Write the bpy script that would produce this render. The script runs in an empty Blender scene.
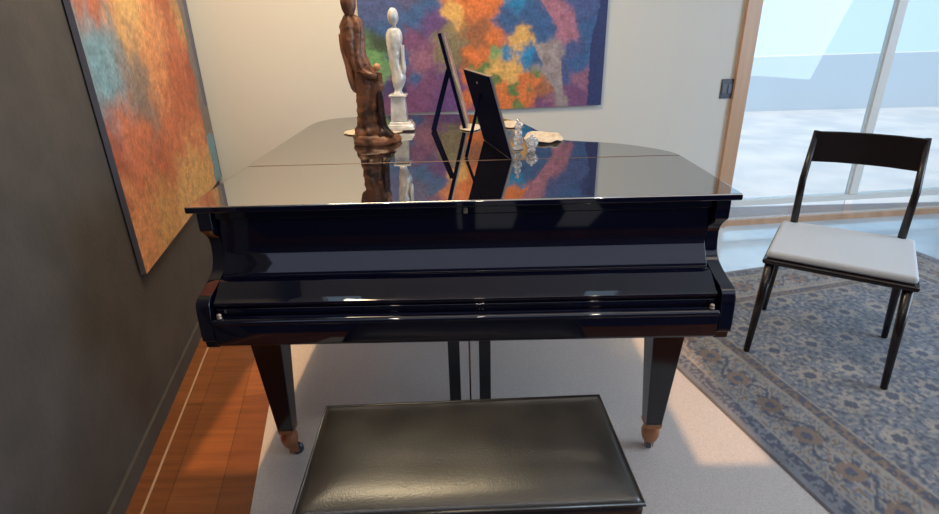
import bpy, bmesh, math, random
from mathutils import Vector, Matrix, noise
random.seed(7)
S = bpy.context.scene
COL = S.collection
PI = math.pi

# ------------------------------------------------------------------ materials
def mat(name, color=(.5,.5,.5), rough=.5, metal=0, ior=1.5, spec=.5, coat=0, coat_rough=.05, bump=None, trans=0, sheen=0):
    m = bpy.data.materials.new(name); m.use_nodes = True
    n = m.node_tree.nodes; b = n['Principled BSDF']
    b.inputs['Base Color'].default_value = (*color, 1)
    b.inputs['Roughness'].default_value = rough
    b.inputs['Metallic'].default_value = metal
    b.inputs['IOR'].default_value = ior
    b.inputs['Specular IOR Level'].default_value = spec
    b.inputs['Coat Weight'].default_value = coat
    b.inputs['Coat Roughness'].default_value = coat_rough
    b.inputs['Transmission Weight'].default_value = trans
    b.inputs['Sheen Weight'].default_value = sheen
    if bump: add_bump(m, *bump)
    return m
def add_bump(m, scale, strength, detail=4, dist=.01):
    nt = m.node_tree; n = nt.nodes; b = n['Principled BSDF']
    tc = n.new('ShaderNodeTexCoord'); t = n.new('ShaderNodeTexNoise'); bp = n.new('ShaderNodeBump')
    t.inputs['Scale'].default_value = scale; t.inputs['Detail'].default_value = detail
    bp.inputs['Strength'].default_value = strength; bp.inputs['Distance'].default_value = dist
    nt.links.new(tc.outputs['Object'], t.inputs['Vector']); nt.links.new(t.outputs['Fac'], bp.inputs['Height'])
    nt.links.new(bp.outputs['Normal'], b.inputs['Normal'])
def noisy(m, c1, c2, scale=5, detail=5, stretch=(1,1,1), lo=.35, hi=.65):
    nt = m.node_tree; n = nt.nodes; b = n['Principled BSDF']
    tc = n.new('ShaderNodeTexCoord'); mp = n.new('ShaderNodeMapping'); t = n.new('ShaderNodeTexNoise'); r = n.new('ShaderNodeValToRGB')
    mp.inputs['Scale'].default_value = stretch; t.inputs['Scale'].default_value = scale; t.inputs['Detail'].default_value = detail
    r.color_ramp.elements[0].position = lo; r.color_ramp.elements[0].color = (*c1, 1)
    r.color_ramp.elements[1].position = hi; r.color_ramp.elements[1].color = (*c2, 1)
    nt.links.new(tc.outputs['Object'], mp.inputs['Vector']); nt.links.new(mp.outputs['Vector'], t.inputs['Vector'])
    nt.links.new(t.outputs['Fac'], r.inputs['Fac']); nt.links.new(r.outputs['Color'], b.inputs['Base Color'])
    return m
def vcol_mat(name, rough=.6, bump=None, sheen=0):
    m = mat(name, rough=rough, sheen=sheen); nt = m.node_tree
    a = nt.nodes.new('ShaderNodeVertexColor'); a.layer_name = 'Col'
    nt.links.new(a.outputs['Color'], nt.nodes['Principled BSDF'].inputs['Base Color'])
    if bump: add_bump(m, *bump)
    return m

LACQ   = mat('polished_black_lacquer', (.003,.0035,.014), .04, ior=1.75)
LIDM   = mat('polished_lid_lacquer', (.008,.007,.009), .012, ior=7)
LEGM   = mat('satin_black_lacquer', (.004,.004,.008), .12, ior=1.6)
BRASS  = mat('aged_brass', (.46,.22,.12), .35, .9, bump=(60,.2))
STEEL  = mat('caster_steel', (.10,.12,.16), .25, .8)
GOLD   = mat('bright_brass', (.70,.58,.42), .35, .6)
LEATH  = noisy(mat('black_leather', (.03,.027,.024), .3, ior=1.6, spec=.7, bump=(230,.25,3,.002)), (.022,.020,.018), (.040,.035,.030), 9, 6)
BENCHW = mat('bench_black_wood', (.006,.006,.009), .12, ior=1.6)
WALLB  = mat('cream_wall_paint', (.63,.61,.56), .75, bump=(140,.05))
WALLG  = noisy(mat('taupe_wall_plaster', (.10,.085,.075), .8, bump=(60,.15)), (.062,.054,.049), (.080,.068,.062), 6, 5)
CEILM  = mat('ceiling_paint', (.75,.74,.72), .9, bump=(100,.03))
TRIMW  = noisy(mat('tan_wood_trim', (.45,.26,.14), .4), (.46,.27,.16), (.56,.34,.21), 12, 5, (1,1,.08))
FRAMEM = mat('pale_window_frame', (.72,.70,.66), .4, bump=(50,.03))
SWITCH = mat('slate_switch', (.045,.05,.075), .35, bump=(40,.03))
NAVY   = mat('black_frame_backing', (.004,.005,.022), .5, ior=1.12, spec=.04, bump=(300,.1))
SILV   = mat('brushed_silver', (.62,.56,.50), .35, 1, bump=(200,.1))
LACE   = noisy(mat('ecru_lace', (.72,.58,.44), .85, sheen=.2, bump=(260,.5)), (.60,.46,.34), (.80,.68,.55), 60, 3)
CARVED = noisy(mat('carved_brown_wood', (.14,.055,.03), .42, bump=(45,.5,6,.006)), (.055,.022,.013), (.29,.12,.062), 15, 8, (1,1,.7), .36, .66)
CARVD  = noisy(mat('dark_rosewood', (.03,.015,.012), .35, bump=(40,.4)), (.012,.008,.009), (.06,.028,.02), 20, 6)
PORC   = noisy(mat('glazed_porcelain', (.62,.63,.66), .25, coat=.4), (.42,.42,.44), (.74,.73,.72), 22, 6)
CERAM  = mat('peach_ceramic', (.55,.24,.12), .3)
DKWOOD = mat('espresso_wood', (.012,.008,.008), .25, bump=(30,.1))
PATIO  = noisy(mat('patio_paving', (.6,.66,.72), .7), (.52,.60,.68), (.68,.73,.78), 2, 4)

def glass_pane(name, tint=(.93,.98,1)):
    m = bpy.data.materials.new(name); m.use_nodes = True; nt = m.node_tree; n = nt.nodes; n.clear()
    o = n.new('ShaderNodeOutputMaterial'); mx = n.new('ShaderNodeMixShader'); tr = n.new('ShaderNodeBsdfTransparent'); gl = n.new('ShaderNodeBsdfGlossy'); fr = n.new('ShaderNodeFresnel')
    tr.inputs['Color'].default_value = (*tint, 1); gl.inputs['Roughness'].default_value = .02; fr.inputs['IOR'].default_value = 1.3
    nt.links.new(fr.outputs[0], mx.inputs[0]); nt.links.new(tr.outputs[0], mx.inputs[1]); nt.links.new(gl.outputs[0], mx.inputs[2]); nt.links.new(mx.outputs[0], o.inputs[0])
    return m
PANE = glass_pane('window_glass')
CRYS = mat('cut_crystal', (.92,.96,1), .03, trans=.8, ior=1.5)

def wood_floor():
    m = mat('oak_floor', rough=.32, ior=1.5, coat=.15, coat_rough=.12); nt = m.node_tree; n = nt.nodes; b = n['Principled BSDF']
    tc = n.new('ShaderNodeTexCoord'); mp = n.new('ShaderNodeMapping'); br = n.new('ShaderNodeTexBrick')
    mp.inputs['Rotation'].default_value = (0, 0, -math.radians(102.4))
    br.inputs['Scale'].default_value = 1; br.inputs['Brick Width'].default_value = 1.1; br.inputs['Row Height'].default_value = .165
    br.inputs['Mortar Size'].default_value = .0012; br.inputs['Mortar Smooth'].default_value = .2
    br.inputs['Color1'].default_value = (.30,.105,.035,1); br.inputs['Color2'].default_value = (.20,.065,.022,1); br.inputs['Mortar'].default_value = (.06,.02,.01,1)
    br.offset = .37
    ns = n.new('ShaderNodeTexNoise'); m2 = n.new('ShaderNodeMapping'); m2.inputs['Rotation'].default_value = (0,0,-math.radians(102.4)); m2.inputs['Scale'].default_value = (2.2,26,1)
    ns.inputs['Scale'].default_value = 1.6; ns.inputs['Detail'].default_value = 7
    rr = n.new('ShaderNodeValToRGB'); rr.color_ramp.elements[0].position = .3; rr.color_ramp.elements[0].color = (.72,.68,.66,1); rr.color_ramp.elements[1].position = .7; rr.color_ramp.elements[1].color = (1.15,1.12,1.1,1)
    mx = n.new('ShaderNodeMix'); mx.data_type = 'RGBA'; mx.blend_type = 'MULTIPLY'; mx.inputs[0].default_value = 1
    L = nt.links.new
    L(tc.outputs['Object'], mp.inputs[0]); L(mp.outputs[0], br.inputs[0]); L(tc.outputs['Object'], m2.inputs[0]); L(m2.outputs[0], ns.inputs[0])
    L(ns.outputs['Fac'], rr.inputs[0]); L(br.outputs['Color'], mx.inputs[6]); L(rr.outputs[0], mx.inputs[7]); L(mx.outputs[2], b.inputs['Base Color'])
    return m
FLOORM = wood_floor()
INLAY = mat('pale_inlay_strip', (.50,.32,.20), .35, bump=(30,.05))
GLARE = noisy(mat('window_glare_floor', (.50,.62,.72), .12, coat=.4), (.44,.56,.68), (.56,.68,.78), 3, 4)  # bluish window glare on the floor, put into the base colour
def carpet_mat():
    m = noisy(mat('greige_carpet', (.40,.35,.31), .95, sheen=.25), (.50,.45,.42), (.62,.56,.525), 260, 3)
    add_bump(m, 420, .5, 3, .004); return m
CARPET = carpet_mat()

# ------------------------------------------------------------------ mesh helpers
def link(name, bm, m, parent=None, smooth=False, loc=None, rotz=0, bevel=0, seg=2):
    bmesh.ops.recalc_face_normals(bm, faces=bm.faces)
    me = bpy.data.meshes.new(name); bm.to_mesh(me); bm.free()
    o = bpy.data.objects.new(name, me); COL.objects.link(o); me.materials.append(m)
    for p in me.polygons: p.use_smooth = smooth or bevel > 0
    if bevel:
        md = o.modifiers.new('bevel', 'BEVEL'); md.width = bevel; md.segments = seg; md.limit_method = 'ANGLE'; md.angle_limit = .6; md.harden_normals = True
    if parent: o.parent = parent
    if loc: o.location = loc
    o.rotation_euler.z = rotz
    return o
def tag(o, label, cat, group=None):
    o['label'] = label; o['category'] = cat
    if group: o['group'] = group
    return o
def thing(name, label, cat, loc=(0,0,0), rotz=0, group=None):
    o = bpy.data.objects.new(name, None); COL.objects.link(o); o.location = loc; o.rotation_euler = (0,0,rotz)
    o.empty_display_size = .1
    return tag(o, label, cat, group)
def struct(o): o['kind'] = 'structure'; return o
def box(bm, x0, x1, y0, y1, z0, z1, M=None):
    vs = [bm.verts.new(Vector(v)) for v in [(x0,y0,z0),(x1,y0,z0),(x1,y1,z0),(x0,y1,z0),(x0,y0,z1),(x1,y0,z1),(x1,y1,z1),(x0,y1,z1)]]
    for f in [(0,3,2,1),(4,5,6,7),(0,1,5,4),(1,2,6,5),(2,3,7,6),(3,0,4,7)]: bm.faces.new([vs[i] for i in f])
    if M is not None:
        for v in vs: v.co = M @ v.co
    return vs
def frustum(bm, cx, cy, z0, z1, a0, b0, a1, b1, dx=0, dy=0):
    """tapered bar: half sizes a,b at z0 and z1"""
    vs = []
    for (z,a,b,ox,oy) in ((z0,a0,b0,0,0),(z1,a1,b1,dx,dy)):
        for sx,sy in ((-1,-1),(1,-1),(1,1),(-1,1)): vs.append(bm.verts.new((cx+ox+sx*a, cy+oy+sy*b, z)))
    for f in [(0,3,2,1),(4,5,6,7),(0,1,5,4),(1,2,6,5),(2,3,7,6),(3,0,4,7)]: bm.faces.new([vs[i] for i in f])
def prism(bm, pts, axis, a0, a1):
    """extrude a 2D outline along an axis; pts are the other two coordinates in order"""
    def P(p, a): return {'x': (a,p[0],p[1]), 'y': (p[0],a,p[1]), 'z': (p[0],p[1],a)}[axis]
    A = [bm.verts.new(P(p,a0)) for p in pts]; B = [bm.verts.new(P(p,a1)) for p in pts]
    n = len(pts)
    bm.faces.new(A); bm.faces.new(B[::-1])
    for i in range(n): bm.faces.new([A[i], B[i], B[(i+1)%n], A[(i+1)%n]])
def tube(bm, pts, r, seg=10):
    rs = r if isinstance(r, (list,tuple)) else [r]*len(pts)
    rings = []
    for i, p in enumerate(pts):
        p = Vector(p); d = (Vector(pts[min(i+1,len(pts)-1)]) - Vector(pts[max(i-1,0)])).normalized()
        u = d.orthogonal().normalized() if i == 0 else (u - d*u.dot(d)).normalized()
        w = d.cross(u)
        rings.append([bm.verts.new(p + (u*math.cos(2*PI*k/seg) + w*math.sin(2*PI*k/seg))*rs[i]) for k in range(seg)])
    for a, b in zip(rings, rings[1:]):
        for k in range(seg): bm.faces.new([a[k], a[(k+1)%seg], b[(k+1)%seg], b[k]])
    bm.faces.new(rings[0][::-1]); bm.faces.new(rings[-1])
def lathe(bm, prof, seg=24, c=(0,0)):
    rings = []
    for r, z in prof: rings.append([bm.verts.new((c[0]+r*math.cos(2*PI*k/seg), c[1]+r*math.sin(2*PI*k/seg), z)) for k in range(seg)])
    for a, b in zip(rings, rings[1:]):
        for k in range(seg): bm.faces.new([a[k], a[(k+1)%seg], b[(k+1)%seg], b[k]])
    bm.faces.new(rings[0][::-1]); bm.faces.new(rings[-1])
def cr(pts, n=8, closed=False):
    """Catmull-Rom smooth a polyline"""
    P = [Vector(p) for p in pts]; out = []; N = len(P)
    rng = N if closed else N-1
    for i in range(rng):
        g = (lambda k: P[k % N]) if closed else (lambda k: P[max(0, min(N-1, k))])
        p0,p1,p2,p3 = g(i-1),g(i),g(i+1),g(i+2)
        for k in range(n):
            t = k/n
            out.append(.5*((2*p1)+(p2-p0)*t+(2*p0-5*p1+4*p2-p3)*t*t+(3*p1-p0-3*p2+p3)*t**3))
    if not closed: out.append(P[-1])
    return [tuple(v) for v in out]

# ------------------------------------------------------------------ room
U = Vector((.977,.215,0)).normalized(); T = Vector((-.215,.977,0)).normalized()      # across / along the left wall
W0 = Vector((-1.366,.967,0))
def quad_wall(name, A, B, z0, z1, m, thick=.12, side=1):
    A = Vector(A); B = Vector(B); d = (B-A).normalized(); n = Vector((-d.y,d.x,0))*side*thick
    bm = bmesh.new(); P = [A,B,B+n,A+n]
    lo = [bm.verts.new((p.x,p.y,z0)) for p in P]; hi = [bm.verts.new((p.x,p.y,z1)) for p in P]
    bm.faces.new(lo[::-1]); bm.faces.new(hi)
    for i in range(4): bm.faces.new([lo[i],lo[(i+1)%4],hi[(i+1)%4],hi[i]])
    return struct(link(name, bm, m))
CH = 3.0
def bw(x): return 2.222 + .1*x          # back wall line
LA = W0 + T*1.15                         # near the corner
kc = (bw(LA.x) - LA.y)
corner = Vector((-1.60, bw(-1.60), 0)); corner = W0 + T*((bw(W0.x)-W0.y)/(T.y-.1*T.x))
lw_end = W0 + T*(-1.83)
quad_wall('wall_left', lw_end, corner + T*.12, 0, CH, WALLG, .14, 1)
xe = 1.785
quad_wall('wall_back', corner - Vector((.0,0,0)), (xe, bw(xe), 0), 0, CH, WALLB, .14, 1)
XR = 4.6
quad_wall('wall_left_return', (-3.0, lw_end.y, 0), (lw_end.x, lw_end.y, 0), 0, CH, WALLG, .14, 1)
quad_wall('wall_left_rear', (-3.0, -4.1, 0), (-3.0, lw_end.y, 0), 0, CH, WALLB, .12, 1)
quad_wall('wall_front', (-3.0, -4.1, 0), (XR, -4.1, 0), 0, CH, mat('dim_far_wall', (.10,.10,.13), .8), .12, -1)
# the wall above the glazing, and the right wall
quad_wall('wall_above_glazing', (xe+.095, bw(xe+.095), 0), (XR, bw(XR), 0), 2.55, CH, WALLB, .14, 1)
quad_wall('wall_right', (XR, -4.1, 0), (XR, bw(XR), 0), 0, CH, WALLB, .12, -1)
bm = bmesh.new()
prism(bm, [(-.9,-4.2),(5.0,-4.2),(5.0,2.9),(-2.3,2.9),(-2.3,1.5)] if False else [(-3.3,-4.3),(4.8,-4.3),(4.8,2.86),(-3.3,2.86)], 'z', -.1, 0)
struct(link('floor', bm, FLOORM))
# inlaid border strip along the left wall
p0 = Vector((-1.278,.872,0)) ; p0 = W0 + T*-.02 + U*((Vector((-1.278,.872,0))-W0).dot(U))
bm = bmesh.new()
for (a,b) in ((-1.8, 1.05),):
    q = [p0+T*a-U*.004, p0+T*a+U*.004, p0+T*b+U*.004, p0+T*b-U*.004]
    prism(bm, [(v.x,v.y) for v in q], 'z', 0, .0012)
struct(link('trim_1', bm, INLAY))
bm = bmesh.new()      # low dark plinth at the foot of the left wall
q = [W0+T*-1.82, W0+T*1.2, W0+T*1.2+U*.012, W0+T*-1.82+U*.012]
prism(bm, [(v.x,v.y) for v in q], 'z', 0, .075)
struct(link('baseboard_left', bm, WALLG))
# pale blue floor area by the glazing, coloured as the window's glare
bm = bmesh.new()
prism(bm, [(1.36,1.50),(4.58,1.50),(4.58,bw(4.58)-.001),(1.30,bw(1.3)-.001)], 'z', 0, .004)
struct(link('floor_glare', bm, GLARE))
# ceiling with two added slots that shape the sun into strips on the floor
bm = bmesh.new()
SX0,SX1,SY0,SY1 = -.985,1.75,.07,1.5
for (x0,x1,y0,y1) in ((-3.3,-1.01,-4.3,2.86),(1.045,4.8,-4.3,2.86),(-1.01,1.045,-4.3,SY0),(-1.01,1.045,SY1,2.86),(-.74,.80,SY0,SY1)): box(bm, x0,x1,y0,y1, CH, CH+.12)
struct(link('ceiling', bm, CEILM))
# door jamb at the end of the back wall
D = Vector((1,.1,0)).normalized(); N = Vector((.1,-1,0)).normalized()
def along(x, off=0, z=0): v = Vector((x, bw(x), z)) + N*off; return v
def bar(bm, x0, x1, o0, o1, z0, z1):
    P = [along(x0,o0),along(x1,o0),along(x1,o1),along(x0,o1)]
    lo = [bm.verts.new((p.x,p.y,z0)) for p in P]; hi = [bm.verts.new((p.x,p.y,z1)) for p in P]
    bm.faces.new(lo[::-1]); bm.faces.new(hi)
    for i in range(4): bm.faces.new([lo[i],lo[(i+1)%4],hi[(i+1)%4],hi[i]])
bm = bmesh.new(); bar(bm, xe, xe+.095, -.14, .03, 0, 2.55); struct(link('trim_2', bm, TRIMW))
# glazing: frame rails and panes
win = bpy.data.objects.new('window_1', None); COL.objects.link(win); win['kind'] = 'structure'
bm = bmesh.new(); bar(bm, xe+.097, XR-.02, -.07, .0, 0, .045); link('bottom_rail', bm, TRIMW, win)
bm = bmesh.new(); bar(bm, xe+.097, XR-.02, -.07, -.01, .15, .19); link('kick_rail', bm, FRAMEM, win)
bm = bmesh.new(); bar(bm, xe+.097, XR-.02, -.07, -.01, 2.47, 2.545); link('top_rail', bm, FRAMEM, win)
xs = [xe+.15+i*.92 for i in range(4)]
for x in xs[1:]:
    bm = bmesh.new(); bar(bm, x-.03, x+.03, -.06, -.012, .192, 2.468); link('mullion', bm, FRAMEM, win)
for i,(a,b) in enumerate(zip([xe+.1]+[x+.032 for x in xs[1:]], [x-.032 for x in xs[1:]]+[XR-.03])):
    bm = bmesh.new(); bar(bm, a, b, -.04, -.034, .192, 2.468); link('pane', bm, PANE, win)
    bm = bmesh.new(); bar(bm, a, b, -.04, -.034, .047, .148); link('pane', bm, PANE, win)
bm = bmesh.new(); box(bm, -3, 14, 3.05, 16, -.12, -.06); struct(link('patio', bm, PATIO))
bm = bmesh.new(); box(bm, 1.2, 13, 8.0, 8.2, -.06, .8); struct(link('garden_wall', bm, mat('white_render', (.75,.78,.82), .8, bump=(20,.1))))

# wall switch
sw = thing('wall_switch', 'small slate-coloured wall switch plate on the pale wall beside the tan wood jamb', 'switch', tuple(along(1.745, 0, .985)), math.atan(.1))
bm = bmesh.new(); box(bm, -.042,.042,-.008,-.0005,-.062,.062); link('plate', bm, SWITCH, sw, bevel=.003)
for x in (-.02,.02):
    bm = bmesh.new(); box(bm, x-.014,x+.014,-.012,-.0085,-.03,.03); link('rocker', bm, mat('rocker_grey', (.09,.10,.14), .3), sw, bevel=.002)

# ------------------------------------------------------------------ paintings (paint colours as vertex colours of the canvas)
def srgb(c): return tuple(((v/255)/12.92 if v/255 <= .04045 else ((v/255+.055)/1.055)**2.4) for v in c)
def paint_canvas(name, w, h, nx, nz, colf, m, parent):
    """canvas face in local x (0..w), z (0..h), facing -y"""
    me = bpy.data.meshes.new(name); V=[];F=[]
    for j in range(nz+1):
        for i in range(nx+1): V.append((w*i/nx, -.0205 , h*j/nz))
    for j in range(nz):
        for i in range(nx):
            a = j*(nx+1)+i; F.append((a,a+1,a+nx+2,a+nx+1))
    me.from_pydata(V,[],F); ca = me.color_attributes.new('Col','FLOAT_COLOR','POINT')
    for k,v in enumerate(V): ca.data[k].color = (*colf(v[0],v[2]), 1)
    me.materials.append(m); o = bpy.data.objects.new(name, me); COL.objects.link(o); o.parent = parent
    return o
def blobs_color(B, x, z, warp=.05, wf=9, seed=0, grain=.18, blend=.035):
    p = Vector((x*wf, z*wf, seed))
    wx = x + warp*noise.noise(p) + warp*.5*noise.noise(p*2.7); wz = z + warp*noise.noise(p+Vector((31,7,3))) + warp*.5*noise.noise(p*2.7+Vector((3,17,9)))
    best = []
    for (bx,bz,s,c) in B: best.append((math.hypot(wx-bx,wz-bz)/s, c))
    best.sort(key=lambda t: t[0])
    d0 = best[0][0]; acc=[0,0,0]; W=0
    for d,c in best[:4]:
        w = math.exp(-(d-d0)/blend); W += w
        for k in range(3): acc[k] += w*c[k]
    g = 1 + grain*noise.noise(Vector((x*60,z*60,seed+5))) + grain*.8*noise.noise(Vector((x*150,z*140,seed+9))) + grain*.8*noise.noise(Vector((x*18,z*22,seed+2)))
    return tuple(max(0,a/W*g) for a in acc)
GR=srgb((105,150,100)); PU=srgb((112,72,112)); PU2=srgb((95,66,122)); PK=srgb((140,95,120)); BL=srgb((55,90,140)); NB=srgb((40,50,100)); SK=srgb((40,125,178))
ORG=srgb((208,115,62)); YE=srgb((214,168,98)); DG=srgb((88,120,70)); OL=srgb((125,115,90)); GY=srgb((150,138,140)); BR=srgb((150,95,65)); RO=srgb((165,110,130)); MB=srgb((70,85,135)); WH=srgb((190,190,180)); RD=srgb((180,85,50))
Bp = [(-.54,1.25,.9,GR),(-.60,1.18,.6,GR),(-.50,1.33,.7,srgb((60,75,60))),(-.36,1.15,.8,PU),(-.40,1.09,.55,NB),(-.31,1.13,.6,BL),(-.27,1.23,1,PK),(-.36,1.24,.8,BL),(-.2,1.08,1.2,PU),(-.31,.99,1,PU),(-.1,1.02,1.2,PU2),
 (-.12,1.11,.9,PU2),(-.11,1.22,.7,OL),(-.05,1.22,.5,OL),(0,1.21,.5,BR),(.02,1.12,.5,ORG),(0,.99,.5,ORG),(-.03,1.06,.45,PU),(.06,1.24,.5,ORG),(.08,1.16,.4,DG),(.14,1.18,.45,DG),(.12,1.23,.5,ORG),(.2,1.25,.5,GR),(.27,1.24,.5,SK),
 (.22,1.19,.8,YE),(.31,1.17,.8,YE),(.40,1.225,.6,SK),(.46,1.21,.5,BL),(.29,1.11,.6,YE),(.26,1.07,.45,ORG),(.30,1.04,.45,DG),(.32,1.02,.4,DG),(.37,1.09,.6,ORG),(.40,1.0,.7,ORG),(.31,.965,.5,ORG),(.24,1.0,.6,ORG),(.21,1.09,.35,DG),(.34,.94,.4,DG),
 (.42,1.03,.35,DG),(.46,1.08,.5,ORG),(.47,1.12,.4,DG),(.50,1.02,.6,BR),(.50,1.16,.6,GY),(.53,1.24,.6,GY),(.55,1.13,.5,GY),(.58,1.06,.45,GY),(.61,1.0,.4,GY),(.635,.95,.35,GY),(.56,.97,.6,PK),(.50,.94,.6,PU),(.66,1.1,.6,MB),(.64,1.2,.6,MB),(.60,1.24,.5,GY),
 (.70,1.16,.5,BL),(.72,1.0,1,PU),(.75,1.08,.9,PK),(.76,1.2,.8,BL),(.70,1.25,.7,MB),(.82,.98,.6,PU),(.86,1.1,.55,NB),(.86,1.22,.5,NB),(.86,1.0,.5,NB),
 # upper part, seen mirrored in the lid
 (.90,1.35,.7,MB),(.80,1.4,.9,BL),(.75,1.5,1,MB),(.88,1.62,1,NB),(.66,1.36,.6,RO),(.63,1.45,.6,RO),(.57,1.53,.6,RO),(.50,1.6,.6,RO),(.45,1.68,.6,RO),(.62,1.62,.9,MB),(.7,1.7,1.2,BL),(.5,1.42,.7,BL),(.42,1.5,.7,BL),(.35,1.55,.6,SK),(.27,1.42,.7,BL),
 (.36,1.63,.5,ORG),(.30,1.7,.8,ORG),(.35,1.35,.6,YE),(.2,1.36,.7,ORG),(.1,1.4,.8,BR),(.1,1.52,.9,ORG),(0,1.6,.9,ORG),(-.05,1.5,.7,YE),(-.1,1.63,.8,srgb((200,120,75))),(-.1,1.35,.8,OL),(-.18,1.45,.8,PU2),(-.2,1.56,.8,BL),(-.3,1.34,1,PU),(-.3,1.47,1,BL),(-.42,1.52,1,MB),(-.32,1.6,1,srgb((85,85,125))),(-.44,1.4,.8,BL),
 (-.5,1.65,1.2,MB),(-.2,1.75,1.2,PU),(.1,1.8,1.2,YE),(.5,1.85,1.2,GR),(.8,1.9,1.2,MB),(-.4,1.9,1.2,PU2),(-.1,2.0,1.2,BL),(.3,2.05,1.2,ORG)]
def back_color(x, z):
    wob = .006*noise.noise(Vector((x*40,z*40,3)))
    c = None; nz = noise.noise(Vector((x*22,z*22,8)))
    if .925 < z < 1.30:                                    # tapering grey shaft of paint
        k = (1.30-z)/.375; a = .44+.195*k; b = .60+.05*k
        if a+wob < x < b+wob: c = tuple(v*(1+.35*nz) for v in GY)
    if c is None and 1.33 < z < 1.74:                      # slanting pink band
        m_ = .685-(z-1.33)*.72
        if m_-.05+wob < x < m_+.045+wob: c = tuple(v*(1+.35*nz) for v in RO)
    if c is None and x > .80+wob*2 + max(0,z-1.3)*.2: c = NB
    if c is None: return blobs_color(Bp, x, z, .034, 17, 1, .33, .02)
    g = 1+.3*noise.noise(Vector((x*60,z*60,5)))+.25*noise.noise(Vector((x*150,z*140,9)))
    return tuple(v*g for v in c)
def left_color(u, z):
    w_ = .03*noise.noise(Vector((u*12,z*7,6))); d = u+w_
    if d < .19 + .05*noise.noise(Vector((2,z*9,1))):
        if z < .86+w_: c = CY if u > .02+w_ else GB
        elif z < 1.02: c = GA
        else: c = GB if d < .08 else GA
        g = 1+.3*noise.noise(Vector((u*40,z*40,5)))
        return tuple(v*g for v in c)
    return blobs_color(Bl, u, z, .09, 9, 4, .38, .05)
PAINT = vcol_mat('oil_paint', .55, (90,.25,4,.003))
X0,X1 = -.615,.893; zb = .918
pb = thing('abstract_painting', 'large abstract canvas in purple, orange and blue on the pale back wall behind the piano', 'painting', tuple(along(X0, .004, zb)), math.atan(.1))
sc = math.sqrt(1.01); wp = (X1-X0)*sc
paint_canvas('painted_canvas', wp, 1.25, 300, 250, lambda x,z: back_color(X0+x/sc, zb+z), PAINT, pb)
bm = bmesh.new(); box(bm, -.0, wp, -.02, .0, 0, 1.25); link('stretcher_frame', bm, mat('canvas_edge', (.10,.09,.16), .7, bump=(50,.1)), pb)
# left painting on the taupe wall: local x runs from far end to near end
OA=srgb((196,108,72)); OB=srgb((178,92,58)); OC=srgb((214,142,92)); YA=srgb((216,170,108)); YB=srgb((200,150,90)); GA=srgb((120,110,105)); GB=srgb((88,88,110)); CY=srgb((110,150,165)); RD=srgb((160,75,50))
for k_ in range(26):
    Bp.append((.0+.5*random.random(), .93+.34*random.random(), .20+.12*random.random(), random.choice((DG,ORG,YE,RD,GR,BR))))
Bl = [(.02,1.3,.6,GB),(.04,1.0,.7,GA),(.03,.85,.7,GB),(.05,.72,.8,CY),(.03,.64,.7,CY),(.10,1.1,.7,OA),(.10,.95,.6,OB),(.14,.86,.6,GA),(.16,1.05,.7,GA),(.12,1.3,.8,GA),(.22,1.25,1,RD),(.22,.95,.8,OA),(.22,.75,1,YB),(.14,.6,.9,OC),(.3,1.1,1.1,OB),(.35,1.35,1.2,OA),(.35,.85,1.1,OC),
 (.3,.62,1.2,YA),(.45,.66,1.3,YA),(.5,.95,1.2,OA),(.6,.75,1.3,YA),(.6,1.2,1.4,OB),(.75,.95,1.3,OA),(.85,.7,1.2,YA),(.85,1.3,1.4,OC),(1.05,.9,1.3,OB),(1.1,1.2,1.2,GA),(1.2,.7,1.2,YB),(1.3,1.0,1.3,OA),(1.45,1.3,1.2,CY),(1.5,.75,1.2,OC),(1.6,1.0,1.2,RD),(.1,1.6,1.1,GA),(.5,1.65,1.3,RD),(1.0,1.6,1.3,YA),(1.4,1.7,1.3,OB),(.25,1.5,1,YB),(.7,1.5,1.2,OC),(1.75,1.3,1.2,GA),(1.8,.8,1.2,YA)]
zl = .570
lp_far = W0 + T*((2.275-.967)/.977)          # far end of the canvas, close to the corner
lp_far = W0 + T*1.104
pl = thing('abstract_painting', 'tall burnt-orange and ochre abstract canvas on the dark left wall', 'painting', tuple(lp_far + U*.006 + Vector((0,0,zl))), 0)
pl.rotation_euler.z = math.atan2(-T.y, -T.x) + PI   # replaced below
LW = 1.56
# local +x must run from near end to far end when facing -y into the room (+U)
near = lp_far - T*LW
pl.location = near + U*.006 + Vector((0,0,zl)); pl.rotation_euler.z = math.atan2(T.y, T.x)
paint_canvas('painted_canvas', LW, 1.55, 260, 220, lambda x,z: left_color(LW-x, zl+z), PAINT, pl)
bm = bmesh.new(); box(bm, 0, LW, -.02, 0, 0, 1.55); link('stretcher_frame', bm, mat('canvas_edge_grey', (.16,.15,.18), .7, bump=(50,.1)), pl)

# ------------------------------------------------------------------ rugs
e0 = Vector((-.79,.28,0)); kU = (e0-W0).dot(U)
ar = []
for (a,b) in ((kU,-1.75),(kU,.45),(kU+1.98,.45),(kU+1.98,-1.75)): v = W0+U*a+T*b; ar.append((v.x,v.y))
bm = bmesh.new(); prism(bm, ar, 'z', 0, .006)
tag(link('area_rug', bm, CARPET), 'plain pale greige rug under the piano and the bench', 'rug')
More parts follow.
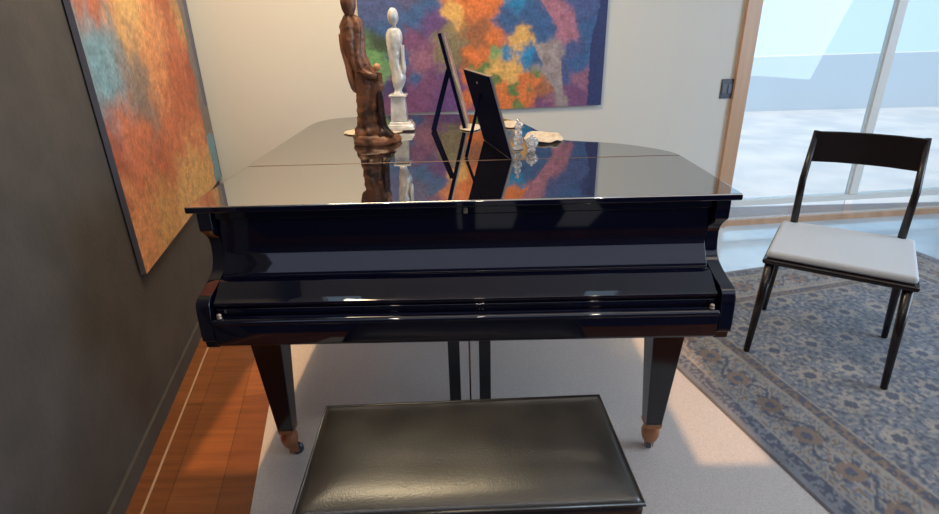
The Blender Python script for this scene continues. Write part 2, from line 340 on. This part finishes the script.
# patterned rug, vertex coloured
r0 = Vector((1.024,.225,0)); rT = Vector((-.245,.9695,0)).normalized(); rU = Vector((rT.y,-rT.x,0))
RW,RL = 2.2,2.3
org = r0 - rT*(RL-1.22)
def rugcol(u,v):
    du = min(u, RW-u); dv = min(v, RL-v); d = min(du,dv)
    s = v if du < dv else u
    base=srgb((118,122,132)); cream=srgb((158,150,142)); navy=srgb((82,86,104)); rust=srgb((134,112,98)); grey=srgb((130,130,136))
    n1 = noise.noise(Vector((u*55,v*55,2)))
    if d < .03: c = grey
    elif d < .085: c = navy if n1 > -.05 else grey
    elif d < .10: c = cream
    elif d < .30:
        c = cream; q = (d-.20)
        cell = (s*5.5) % 1 - .5
        rr = math.hypot(cell*.18, q)
        ang = math.atan2(q, cell*.18)
        if rr < .055 + .014*math.cos(6*ang): c = navy if rr > .048 or rr < .02 else rust
        elif abs(q - .05*math.sin(s*26)) < .008: c = navy
        elif n1 > .12: c = base
        elif n1 < -.3: c = rust
    elif d < .315: c = cream
    elif d < .36: c = rust if n1 > 0 else navy
    elif d < .37: c = cream
    else:
        fu = (u*5) % 1 - .5; fv = (v*5) % 1 - .5; rr = math.hypot(fu,fv)*.2
        c = base
        if rr < .05 + .012*math.cos(8*math.atan2(fv,fu)): c = cream if rr > .025 else navy
        elif n1 > .18: c = navy
        elif n1 < -.25: c = cream
    g = 1 + .3*noise.noise(Vector((u*8,v*8,7))) + .25*noise.noise(Vector((u*120,v*120,1)))
    return tuple(x*g*.8 for x in c)
nx,ny = 240,260
V=[];F=[]
for j in range(ny+1):
    for i in range(nx+1):
        u = RW*i/nx; v = RL*j/ny; V.append((u, v, .0125 if 0<i<nx and 0<j<ny else .007))
for j in range(ny):
    for i in range(nx):
        a=j*(nx+1)+i; F.append((a,a+1,a+nx+2,a+nx+1))
me = bpy.data.meshes.new('patterned_rug'); me.from_pydata(V,[],F); ca = me.color_attributes.new('Col','FLOAT_COLOR','POINT')
for k,v in enumerate(V): ca.data[k].color = (*rugcol(v[0],v[1]),1)
me.materials.append(vcol_mat('persian_wool', .95, (300,.5,3,.004), .2))
pr = bpy.data.objects.new('patterned_rug', me); COL.objects.link(pr); pr.location = org; pr.rotation_euler.z = math.atan2(rU.y, rU.x)
pr.location.z = 0
tag(pr, 'blue-grey floral patterned oriental rug at the right of the plain rug', 'rug')

# unseen striped rug added behind the camera to make reflections in the fallboard
NAVYREFL = mat('reflection_navy', (.018,.022,.06), .95, bump=(300,.4))
sr = thing('reflection_rug', 'unseen navy rug with pale stripes behind the viewer, added for reflections in the fallboard', 'rug', (0,-2.2,0))
bm = bmesh.new(); box(bm, -1.9, 2.5, -1.3, 1.33, .0005, .006); link('reflection_field', bm, NAVYREFL, sr)
for (xa_,xb_) in ((-.085,-.045),(.07,.41),(.80,1.10)):
    bm = bmesh.new(); box(bm, xa_, xb_, -1.1, .58, 0.0062, .009); link('reflection_stripe', bm, CARPET, sr)

# ------------------------------------------------------------------ grand piano
pn = thing('grand_piano', 'polished black baby grand piano with its lid and keyboard cover closed', 'piano', (0,0,0))
OUT_R = [(-.7455,.4588),(-.7455,.9),(-.7455,1.25),(-.735,1.36),(-.69,1.455),(-.61,1.505),(-.44,1.532),(-.26,1.532),(-.08,1.522),(.05,1.48),(.15,1.40),(.225,1.30),(.275,1.20),(.312,1.05),(.338,.93),(.365,.83),(.41,.765),(.48,.73),(.56,.695),(.63,.645),(.69,.58),(.73,.52),(.7455,.4588)]
sm = cr(OUT_R[2:], 4); outl = [(p[0],p[1]) for p in [(a[0],a[1]) for a in [Vector((*q,0)) for q in OUT_R[:2]]]] + [(p[0],p[1]) for p in [Vector(s) for s in []]]
sm = [(p[0],p[1]) for p in cr([(x,y,0) for x,y in OUT_R[2:]], 4)]
lid_back = OUT_R[:2] + sm
lid = None
bm = bmesh.new(); prism(bm, lid_back, 'z', .981, 1.0)
lid = link('lid', bm, LIDM, pn, bevel=.004, seg=3)
bm = bmesh.new(); prism(bm, [(-.7455,.0),(.7455,.0),(.7455,.4578),(-.7455,.4578)], 'z', .981, 1.0)
flap = link('lid_flap', bm, LIDM, pn, bevel=.005, seg=3)
bm = bmesh.new(); tube(bm, [(-.715,.4583,.9985),(.712,.4583,.9985)], .0026, 8); link('hinge', bm, mat('dull_hinge', (.20,.13,.10), .4, 1, bump=(30,.1)), lid)
for o_ in (lid, flap):
    o_.data.materials.append(LACQ)
    for p_ in o_.data.polygons:
        if abs(p_.normal.z) < .5: p_.material_index = 1
# rim (case side), hollow under the keyboard, set in from the lid edge
def inset(poly, d):
    out=[]; n=len(poly)
    for i in range(n):
        a=Vector(poly[i-1]); b=Vector(poly[i]); c=Vector(poly[(i+1)%n])
        n1=Vector(((b-a).y,-(b-a).x)); n2=Vector(((c-b).y,-(c-b).x))
        if n1.length<1e-9: n1=n2
        if n2.length<1e-9: n2=n1
        nn=(n1.normalized()+n2.normalized())
        if nn.length<1e-6: nn=n1
        out.append(tuple(b+nn.normalized()*d))
    return out
rim_out = [(-.7455,.11),(-.7455,.5)] + lid_back[1:-1] + [(.7455,.4588),(.7455,.11)]
ri = inset(rim_out, .02)
if abs(ri[0][0]) > .7455: ri = inset(rim_out, -.02)
ri = [(x, y) for x,y in ri]
bm = bmesh.new(); prism(bm, ri, 'z', .655, .9805); link('rim', bm, LACQ, pn, bevel=.004)
# arms: side profile (y, z)
arm = [(.02,.9805),(.018,.955),(.018,.925),(.028,.917),(.042,.905),(.056,.888),(.061,.87),(.059,.845),(.052,.82),(.040,.803),(.024,.792),(.0,.783),(-.03,.774),(-.06,.768),(-.078,.764),(-.089,.755),(-.094,.742),(-.097,.72),(-.1,.66),(-.098,.641),(-.088,.637),(-.084,.613),(.30,.613),(.30,.9805)]
for s in (-1,1):
    bm = bmesh.new(); prism(bm, arm, 'x', s*.688, s*.726); link('arm', bm, LACQ, pn, bevel=.003, seg=3)
# fallboard: profile across the whole width
fb = [(.046,.9488),(.046,.858),(.0445,.850),(.041,.843),(.026,.8205),(.012,.7995),(.009,.7945),(.0085,.7905),(.003,.7895),(-.014,.7902),(-.020,.7892),(-.0245,.7868),(-.064,.7580),(-.073,.7535),(-.081,.750),(-.082,.743),(-.078,.737),(-.070,.736),(-.02,.74),(.06,.76),(.07,.80),(.07,.9488)]
bm = bmesh.new(); prism(bm, fb, 'x', -.682, .682); fbo = link('fallboard', bm, LACQ, pn, bevel=.0015)
bm = bmesh.new(); box(bm, -.684,.684,.034,.09,.9512,.9805); fr_ = link('front_rail', bm, LACQ, pn, bevel=.003)
# lock plate on the front rail
bm = bmesh.new()
pts = [(-.0055,.9605)] + [(.0055*math.cos(a), .9715+.0055*math.sin(a)) for a in [PI - PI*k/8 for k in range(9)]][0:9] + [(.0055,.9605)]
prism(bm, [(x,z) for x,z in pts], 'y', .0315, .0342); lk = link('lock_plate', bm, GOLD, fr_, bevel=.0008)
lk.location = (.012,0,-.0068)
bm = bmesh.new(); lathe(bm, [(.0016,-.0004),(.0016,.0006)], 10)
k_ = link('keyhole', bm, NAVY, fr_); k_.rotation_euler.x = PI/2; k_.location = (.012,.0312,.9645)
# key slip, ledge and key bed
ks = [(-.070,.732),(-.074,.728),(-.074,.712),(-.071,.709),(-.02,.709),(-.02,.732)]
bm = bmesh.new(); prism(bm, ks, 'x', -.682, .682); link('key_slip', bm, LACQ, pn, bevel=.0015)
kb = [(-.060,.7085),(-.088,.7085),(-.096,.7065),(-.101,.702),(-.103,.696),(-.099,.692),(-.100,.634),(-.095,.624),(-.08,.619),(.3,.619),(.3,.66),(-.02,.7085)]
bm = bmesh.new(); prism(bm, kb, 'x', -.6865, .6865); link('keybed', bm, LACQ, pn, bevel=.0015)
for s,x in ((1,.668),(-1,-.668)):
    bm = bmesh.new(); lathe(bm, [(.006,0),(.0075,.002),(.005,.004),(.005,.007),(.007,.009),(.005,.013),(.002,.014)], 14)
    link('screw_knob', bm, GOLD, pn, smooth=True, loc=(x,-.09,.709))
# legs
def leg(cx, cy, h=.6185):
    bm = bmesh.new(); frustum(bm, cx, cy, .135, h, .027,.027, .056,.056)
    l = link('leg', bm, LEGM, pn, bevel=.003)
    bm = bmesh.new(); frustum(bm, cx, cy, .116, .1345, .026,.026, .029,.029)
    lathe(bm, [(.012,.040),(.018,.046),(.026,.060),(.0305,.078),(.031,.094),(.027,.108),(.024,.118)], 20, (cx,cy))
    f = link('brass_ferrule', bm, BRASS, l, bevel=.003)
    a = -1.25 if cx < 0 else -.3
    M = Matrix.Translation((cx,cy,0)) @ Matrix.Rotation(a, 4, 'Z')
    dy = .020 if cx < 0 else .012
    bm = bmesh.new()
    for sx in (-.0155,.0125): box(bm, sx, sx+.003, -.008, dy+.006, .024, .064, M)
    link('caster_fork', bm, BRASS, f, bevel=.0012)
    bm = bmesh.new(); lathe(bm, [(.004,-.0095),(.020,-.0095),(.0225,-.006),(.0225,.006),(.020,.0095),(.004,.0095)], 24)
    for v in bm.verts: v.co = M @ (Matrix.Translation((0,dy,.0290)) @ (Matrix.Rotation(PI/2,4,'Y') @ v.co))
    link('caster_wheel', bm, STEEL, f, bevel=.001)
leg(-.642,.150); leg(.645,.150)
leg(-.30,1.22,.6545)
# pedal lyre
ly = None
bm = bmesh.new()
for x in (-.0425,.064): box(bm, x-.0200,x+.0200,.20,.235,.105,.64)
lyr = link('lyre_posts', bm, LEGM, pn, bevel=.003)
bm = bmesh.new(); box(bm, -.13,.15,.14,.30,.050,.104); link('pedal_box', bm, LACQ, pn, bevel=.006)
bm = bmesh.new(); box(bm, -.075,.097,.18,.26,.60,.6185); link('lyre_block', bm, LACQ, pn, bevel=.003)
bm = bmesh.new(); tube(bm, [(.0115,.218,.1),(.0115,.218,.6)], .0032, 8); link('pedal_rod', bm, BRASS, pn, smooth=True)
for x in (-.055,.011,.077):
    bm = bmesh.new(); prism(bm, [(x-.009,.145),(x-.011,.10),(x-.019,.065),(x-.017,.035),(x,.025),(x+.017,.035),(x+.019,.065),(x+.011,.10),(x+.009,.145)], 'z', .062, .072)
    link('pedal', bm, GOLD, pn, bevel=.002)

# ------------------------------------------------------------------ bench
bn = thing('piano_bench', 'black leather topped piano bench in front of the piano', 'bench', (.001,-.356,0), math.radians(2.2))
hw, hd = .372, .182
def cushion():
    bm = bmesh.new(); nx,ny=48,26; g=[]
    for j in range(ny+1):
        row=[]
        for i in range(nx+1):
            u=-1+2*i/nx; v=-1+2*j/ny
            e = min(1-abs(u), (1-abs(v))*hd/hw)
            z = .487 + .014*(1-math.exp(-max(0,e-.03)/.09)) 
            if e < .03: z = .487 - .004*(1-e/.03)
            x=u*hw; y=v*hd
            z += .0022*noise.noise(Vector((x*7,y*7,0))) * min(1,e*8)
            row.append(bm.verts.new((x,y,z)))
        g.append(row)
    for j in range(ny):
        for i in range(nx): bm.faces.new([g[j][i],g[j][i+1],g[j+1][i+1],g[j+1][i]])
    edge = [g[0][i] for i in range(nx+1)] + [g[j][nx] for j in range(1,ny+1)] + [g[ny][i] for i in range(nx-1,-1,-1)] + [g[j][0] for j in range(ny-1,0,-1)]
    lo = [bm.verts.new((v.co.x*1.0,v.co.y*1.0,.437)) for v in edge]; n=len(edge)
    for k in range(n): bm.faces.new([edge[k],lo[k],lo[(k+1)%n],edge[(k+1)%n]])
    bm.faces.new(lo)
    return bm
cu = link('leather_seat', cushion(), LEATH, bn, smooth=True)
ring = [(-hw-.002,-hd-.002,.480),(hw+.002,-hd-.002,.480),(hw+.002,hd+.002,.480),(-hw-.002,hd+.002,.480)]
bm = bmesh.new(); tube(bm, ring+[ring[0]], .005, 8); link('piping', bm, LEATH, cu, smooth=True)
for i in range(9):
    for s in (-1,1):
        if i<4:
            bm = bmesh.new(); lathe(bm, [(.004,0),(.0035,.002),(.0015,.003)], 10)
            o = link('upholstery_nail', bm, GOLD, cu, smooth=True); o.rotation_euler.y = s*PI/2; o.location=(s*(hw+.0005),-.13+i*.085,.452)
bm = bmesh.new(); 
for (x0,x1,y0,y1) in ((-hw+.01,hw-.01,-hd+.01,-hd+.03),(-hw+.01,hw-.01,hd-.03,hd-.01),(-hw+.01,-hw+.03,-hd+.03,hd-.03),(hw-.03,hw-.01,-hd+.03,hd-.03)): box(bm,x0,x1,y0,y1,.375,.4365)
link('apron', bm, BENCHW, bn)
for sx in (-1,1):
    for sy in (-1,1):
        bm = bmesh.new(); frustum(bm, sx*(hw-.045), sy*(hd-.045), .0065, .4365, .015,.015,.024,.024); link('leg', bm, BENCHW, bn, bevel=.002)

# ------------------------------------------------------------------ dark chair at right
ch = thing('side_chair', 'dark wooden chair with splayed legs on the patterned rug right of the piano', 'chair', (1.62,.80,.0130), math.radians(-35))
ZB=0
for (sx,sy) in ((-1,-1),(1,-1),(-1,1),(1,1)):
    bm = bmesh.new()
    tube(bm, [(sx*.255,sy*.235,.003),(sx*.235,sy*.215,.44)], [.013,.020], 10)
    link('leg', bm, DKWOOD, ch, smooth=True)
bm = bmesh.new(); box(bm, -.265,.265,-.245,.245,.44,.465); link('seat_frame', bm, DKWOOD, ch, bevel=.01)
bm = bmesh.new(); box(bm, -.255,.255,-.235,.235,.4655,.50); link('seat', bm, mat('pale_seat_fabric', (.55,.58,.62), .8, bump=(200,.3)), ch, bevel=.015, seg=3)
for sx in (-1,1):
    bm = bmesh.new(); tube(bm, [(sx*.205,.215,.455),(sx*.21,.24,.70),(sx*.20,.30,.92)], [.017,.015,.012], 10); link('back_post', bm, DKWOOD, ch, smooth=True)
bm = bmesh.new()
pts=[(.20*-1,.296),(-.1,.325),(0,.333),(.1,.325),(.20,.296),(.20,.280),(.1,.309),(0,.317),(-.1,.309),(-.2,.280)]
prism(bm, pts, 'z', .78, .92); link('backrest', bm, DKWOOD, ch, bevel=.004)

# ------------------------------------------------------------------ things on the lid
LZ = 1.0
def doily(x, y, rx, ry, rot, label, wav=.03, n=72, lift=.0, seed=0):
    bm = bmesh.new(); c = bm.verts.new((0,0,.004)); rings=[]
    for r_ in (.35,.7,.9,1.0):
        ring=[]
        for k in range(n):
            a=2*PI*k/n; sc = 1 + (.045*abs(math.sin(6*a)) if r_==1.0 else 0)
            z = .003 + (lift*max(0,noise.noise(Vector((math.cos(a)*1.6+seed,math.sin(a)*1.6,r_)))+.25) if r_>.85 else .001)
            ring.append(bm.verts.new((rx*r_*sc*math.cos(a), ry*r_*sc*math.sin(a), z)))
        rings.append(ring)
    for k in range(n): bm.faces.new([c,rings[0][k],rings[0][(k+1)%n]])
    for a,b in zip(rings,rings[1:]):
        for k in range(n): bm.faces.new([a[k],b[k],b[(k+1)%n],a[(k+1)%n]])
    o = link('doily', bm, LACE, None, smooth=True, loc=(x,y,LZ+.0006), rotz=rot)
    md = o.modifiers.new('s','SOLIDIFY'); md.thickness=.0018; md.offset=1
    return tag(o, label, 'doily', 'lace doilies on the piano lid')
doily(.322,.785,.074,.095,.1,'ecru lace doily with a lifted wavy edge on the lid, right of the crystal ornaments', lift=.016, seed=2)
doily(.222,1.14,.052,.09,0,'peach lace doily far back on the lid behind the crystal tower')
doily(.035,1.09,.048,.085,0,'small ecru doily at the foot of the leaning frame with a silver edge')
doily(-.395,1.05,.128,.09,0,'ecru doily under the white porcelain figurine')

# framed picture seen from behind, leaning back on a strut
BRc = Vector((.172,.455,LZ)); BLc = Vector((.090,.815,LZ))
wv = (BLc-BRc); fw = wv.length; wd = wv.normalized(); bk = Vector((-wd.y, wd.x, 0))   # bk points to the side the frame leans to
if bk.x > 0: bk = -bk
LEAN = .070; FH = .285
def picture_frame(BR, BL, lean, H, label, strut_foot, strut_top_h, strut_w, back=NAVY, border=.012, depth=.014, mold=SILV, st=.0025, bt=.0035):
    wv = BL-BR; fw = wv.length; wd = wv.normalized(); bk = Vector((-wd.y, wd.x, 0)); 
    if bk.x > 0: bk = -bk
    t = thing('picture_frame', label, 'picture frame', tuple(BR))
    up = (bk*lean + Vector((0,0,H))).normalized(); L = math.hypot(lean,H); nrm = wd.cross(up).normalized()
    if nrm.dot(bk) < 0: nrm = -nrm                # nrm points out of the back
    R = Matrix((wd, up, nrm)).transposed().to_4x4()  # local x=width, y=up, z=back normal
    th = .0015
    def B(bm,x0,x1,y0,y1,z0,z1): box(bm,x0,x1,y0,y1,z0,z1,R)
    off = .0
    bm = bmesh.new()
    for (x0,x1,y0,y1) in ((0,fw,off,border+off),(0,fw,L-border,L),(0,border,border,L-border),(fw-border,fw,border,L-border)): B(bm,x0,x1,y0,y1,-depth,0)
    zmin = min(v.co.z for v in bm.verts); sh = Vector((0,0,-zmin+.0008))
    for v in bm.verts: v.co += sh
    fo = link('moulding', bm, mold, t)
    bm = bmesh.new(); B(bm,.001,fw-.001,.0018+bt*.3,L-.001,.0005,.0005+bt)
    for v in bm.verts: v.co += sh
    bo = link('backing_board', bm, back, t)
    bm = bmesh.new(); B(bm,border,fw-border,border,L-border,-.006,-.001)
    for v in bm.verts: v.co += sh
    link('picture', bm, noisy(mat('photo_print', (.4,.3,.25), .2), (.15,.12,.12), (.6,.5,.42), 9), t)
    # strut
    top = wd*(fw*.5) + up*(L*strut_top_h) + nrm*(.003+bt) + sh
    ft = Vector(strut_foot) - BR
    d = (ft-top); a = d.normalized(); s = wd*strut_w*.5; q = a.cross(wd).normalized()*st
    bm = bmesh.new()
    A = [top-s*.6, top+s*.6]; Bv=[ft-s, ft+s]
    vs=[bm.verts.new(p) for p in (A[0]-q,A[1]-q,A[1]+q,A[0]+q,Bv[0]-q,Bv[1]-q,Bv[1]+q,Bv[0]+q)]
    for f in [(0,1,2,3),(7,6,5,4),(0,4,5,1),(1,5,6,2),(2,6,7,3),(3,7,4,0)]: bm.faces.new([vs[i] for i in f])
    zmin = min(v.co.z for v in bm.verts)
    for v in bm.verts: v.co.z -= min(zmin,0) - .0003 if zmin<0 else 0
    link('easel_strut', bm, back, t)
    bm = bmesh.new(); lathe(bm, [(.004,0),(.004,.002),(.002,.003)], 10)
    h = link('hanging_hook', bm, SILV, t); h.matrix_local = Matrix.Translation(wd*(fw*.5)+up*(L*.88)+nrm*(.001+bt)+sh) @ R
    return t
picture_frame(BRc, BLc, .078, .273, 'black-backed silver-edged picture frame seen from behind, nearest on the lid', (.015,.50,LZ), .72, .012, st=.0045, depth=.008)
picture_frame(Vector((.018,1.045,LZ)), Vector((.024,1.30,LZ)), .098, .40, 'tall black easel-backed picture frame seen edge-on, between white figurine and nearer frame', (-.128,1.05,LZ), .62, .05, border=.012, depth=.007, mold=SILV, st=.0105, bt=.014)

# crystal ornaments
ct = thing('crystal_tower', 'clear crystal ornament of stacked balls beside the nearer picture frame', 'ornament', (.206,.625,LZ))
bm = bmesh.new(); prof=[(.02,.0005),(.021,.004),(.012,.010),(.006,.016)]
for zc,r in ((.032,.020),(.060,.0165),(.083,.013)):
    for k in range(7):
        a=-PI/2+PI*(k+.5)/7.0; prof.append((max(.004,r*math.cos(a)), zc+r*math.sin(a)))
prof.append((.003,.100)); lathe(bm, prof, 10)
link('stacked_balls', bm, CRYS, ct)
bm = bmesh.new(); lathe(bm, [(.002,.099),(.008,.102),(.008,.107),(.002,.112)], 8); link('finial', bm, CRYS, ct)
cb = thing('crystal_bowl', 'small faceted clear crystal bowl on the lid in front of the lifted doily', 'ornament', (.254,.592,LZ))
bm = bmesh.new(); lathe(bm, [(.014,.0005),(.016,.004),(.010,.009),(.019,.016),(.0235,.026),(.024,.034),(.020,.042),(.016,.040),(.017,.032),(.012,.022),(.003,.018)], 11); link('bowl', bm, CRYS, cb)
bm = bmesh.new(); lathe(bm, [(.017,.0425),(.015,.047),(.007,.050),(.005,.056),(.002,.058)], 11); link('cover', bm, CRYS, cb)

# carved wooden figurine (leans left as it rises)
def sculpt(name, secs, m, parent, folds=9, amp=.07, seed=0, seg=64, n=14, ridge=.0):
    """secs: (z, xl, xr, half depth, y) -> a folded, carved body"""
    P = cr([(s[0],(s[1]+s[2])/2,(s[2]-s[1])/2) for s in secs], n); Q = cr([(s[3],s[4],0) for s in secs], n)
    bm = bmesh.new(); rings=[]
    for (z,cx,rx),(ry,cy,_) in zip(P,Q):
        ring=[]
        for k in range(seg):
            a=2*PI*k/seg
            f = 1 + amp*math.sin(folds*a + 4*math.sin(z*11+seed)) + amp*1.3*noise.noise(Vector((math.cos(a)*2.2,math.sin(a)*2.2,z*22+seed))) + amp*.9*noise.noise(Vector((math.cos(a)*6,math.sin(a)*6,z*70+seed)))
            f += ridge*max(0,1-z/.26)*math.sin(z*150+1.5*math.sin(a*2))
            ring.append(bm.verts.new((cx+rx*f*math.cos(a), cy+ry*f*math.sin(a), z)))
        rings.append(ring)
    for a,b in zip(rings,rings[1:]):
        for k in range(seg): bm.faces.new([a[k],a[(k+1)%seg],b[(k+1)%seg],b[k]])
    bm.faces.new(rings[0][::-1]); bm.faces.new(rings[-1])
    zmin = min(v.co.z for v in bm.verts)
    return link(name, bm, m, parent, smooth=True)
wf = thing('carved_figurine', 'tall carved brown wooden robed figurine leaning left at the left of the lid', 'figurine', (-.350,.82,LZ))
sculpt('carved_base', [(.0006,-.088,.092,.075,0),(.012,-.092,.096,.08,0),(.026,-.088,.085,.075,0),(.036,-.080,.06,.065,0)], CARVED, wf, 5, .07, 3, n=4)
sculpt('robe', [(.034,-.078,.055,.058,0),(.055,-.072,.046,.052,0),(.075,-.067,.038,.048,0),(.10,-.062,.038,.046,0),(.14,-.061,.036,.045,0),(.18,-.058,.040,.045,.0),(.215,-.060,.046,.047,0),(.25,-.062,.038,.046,0),(.275,-.066,.018,.045,0),(.30,-.074,.002,.044,0),(.34,-.084,-.010,.043,.0),(.40,-.096,-.008,.042,0),(.45,-.090,-.012,.036,0),(.475,-.075,-.035,.022,0)], CARVED, wf, 8, .085, 0, ridge=.075)
sculpt('sleeve', [(.198,-.062,-.050,.012,-.012),(.21,-.074,-.050,.02,-.012),(.25,-.084,-.058,.024,-.012),(.30,-.092,-.064,.024,-.008),(.36,-.104,-.074,.024,0),(.41,-.104,-.078,.022,0)], CARVED, wf, 4, .05, 5, seg=32)
sculpt('head', [(.468,-.065,-.045,.012,-.004),(.478,-.074,-.037,.022,-.006),(.50,-.082,-.028,.028,-.006),(.525,-.084,-.028,.030,-.004),(.548,-.076,-.035,.024,0),(.565,-.066,-.044,.012,0),(.58,-.063,-.048,.007,0)], CARVED, wf, 3, .03, 9, seg=32)
bm = bmesh.new()
tube(bm, [(-.03,-.03,.28),(.01,-.05,.262),(.035,-.052,.262)], [.017,.014,.010], 12)
link('forearm', bm, CARVED, wf, smooth=True)
bm = bmesh.new()
for k in range(5):
    zz = .238 + k*.0075 ; tube(bm, [(.024,-.045,zz),(.044,-.054,zz+.002),(.052,-.046,zz-.002),(.046,-.036,zz-.004)], [.0042,.004,.0036,.003], 8)
link('hand', bm, CARVED, wf, smooth=True)
bm = bmesh.new(); lathe(bm, [(.003,0),(.010,.003),(.014,.010),(.015,.017),(.011,.025),(.003,.029)], 18); link('peach', bm, CERAM, wf, smooth=True, loc=(.036,-.045,.276))
sculpt('rocks', [(.034,.0,.085,.030,-.03),(.05,.02,.068,.028,-.03),(.07,.025,.052,.024,-.025),(.11,.02,.048,.022,-.02),(.16,.02,.047,.02,-.02),(.20,.02,.045,.018,-.02)], CARVD, wf, 5, .16, 12, seg=36)

# porcelain figurine
pf = thing('porcelain_figurine', 'white porcelain figurine on a square plinth behind the carved wooden figurine', 'figurine', (-.278,1.09,LZ+.0065))
bm = bmesh.new()
for (a,b,z0,z1) in ((.062,.050,0,.016),(.057,.046,.016,.024),(.05,.04,.024,.034)): frustum(bm, .004, 0, z0, z1, a, b, a-.003, b-.003)
link('base', bm, PORC, pf, bevel=.003)
bm = bmesh.new(); frustum(bm, -.002, 0, .0342, .140, .036,.034,.030,.029); box(bm,-.040,.038,-.036,.036,.1402,.150); link('plinth', bm, PORC, pf, bevel=.003)
sculpt('figure', [(.1505,-.024,.024,.022,0),(.165,-.016,.017,.016,0),(.185,-.020,.026,.02,0),(.21,-.022,.036,.022,0),(.235,-.022,.034,.022,0),(.26,-.026,.026,.022,0),(.29,-.030,.022,.024,0),(.33,-.034,.028,.026,0),(.38,-.036,.032,.026,0),(.41,-.026,.024,.018,0),(.42,-.01,.010,.009,0),(.43,-.01,.010,.01,0)], PORC, pf, 6, .05, 2, seg=48)
sculpt('head', [(.428,-.008,.008,.008,0),(.44,-.020,.018,.018,0),(.462,-.024,.022,.023,0),(.485,-.018,.016,.017,0),(.495,-.008,.006,.007,0)], PORC, pf, 3, .03, 4, seg=24, n=5)
sculpt('drape', [(.235,.026,.038,.008,-.01),(.26,.024,.042,.012,-.01),(.30,.022,.040,.013,-.008),(.35,.020,.040,.014,-.004)], PORC, pf, 4, .08, 8, seg=24)

# ------------------------------------------------------------------ light
w = bpy.data.worlds.new('sky'); S.world = w; w.use_nodes = True
bg = w.node_tree.nodes['Background']; bg.inputs[0].default_value = (.60,.80,1,1); bg.inputs[1].default_value = 1.25
def area(name, loc, target, sx, sy, e, col):
    l = bpy.data.lights.new(name,'AREA'); l.shape='RECTANGLE'; l.size=sx; l.size_y=sy; l.energy=e; l.color=col
    o = bpy.data.objects.new(name,l); COL.objects.link(o); o.location=loc
    o.rotation_euler = (Vector(target)-Vector(loc)).to_track_quat('-Z','Y').to_euler(); return o
area('added_ledge_fill', (1.2,-.55,2.96), (1.2,-.55,0), 3.4, .6, 10, (1,.84,.66))  # added light, gives the fallboard ledge its warm reflection
sun = bpy.data.lights.new('sun','SUN'); sun.energy=2.3; sun.color=(1,.60,.30); sun.angle=math.radians(.9)
so = bpy.data.objects.new('sun',sun); COL.objects.link(so); so.rotation_euler=(0,0,0); so.location=(0,0,8)
area('right_windows', (4.4,-.2,1.7), (0,1.2,1.1), 2.6, 2.0, 140, (.62,.80,1))
area('left_ceiling_wash', (-.45,.75,2.93), (-.9,2.0,.9), .9, .5, 62, (1,.79,.48))
area('added_band_fill', (.5,-2.45,2.97), (.5,-2.45,0), 6.6, 1.9, 23, (.66,.74,1))  # added cool light, mirrored as the grey band along the fallboard
for i,(x,e) in enumerate(((-.52,5),(.085,3),(.88,6))):
    l = bpy.data.lights.new('ceiling_spot','SPOT'); l.energy=e*2.2; l.color=(1,.85,.66); l.shadow_soft_size=.028; l.spot_size=math.radians(110); l.spot_blend=.6
    o = bpy.data.objects.new('ceiling_spot',l); COL.objects.link(o); o.location=(x,-1.5,2.6); o.rotation_euler=(math.radians(25),0,0)

# ------------------------------------------------------------------ camera
cam = bpy.data.cameras.new('camera'); co = bpy.data.objects.new('camera',cam); COL.objects.link(co); S.camera = co
cx,cy,cz,yaw,pitch,roll,f = .0235,-1.3904,1.4325,-.0226,.4041,-.0316,545.3682
F_ = Vector((math.sin(yaw)*math.cos(pitch), math.cos(yaw)*math.cos(pitch), -math.sin(pitch)))
r0_ = Vector((math.cos(yaw), -math.sin(yaw), 0)); u0 = r0_.cross(F_)
r_ = r0_*math.cos(roll)+u0*math.sin(roll); u_ = -r0_*math.sin(roll)+u0*math.cos(roll)
M = Matrix((r_,u_,-F_)).transposed().to_4x4(); M.translation = (cx,cy,cz); co.matrix_world = M
cam.sensor_width = 36; cam.lens = f*36/939; cam.shift_x = 10/939; cam.clip_start=.02
S.view_settings.view_transform='Standard'; S.view_settings.look='None'; S.view_settings.gamma=1; S.view_settings.exposure=0
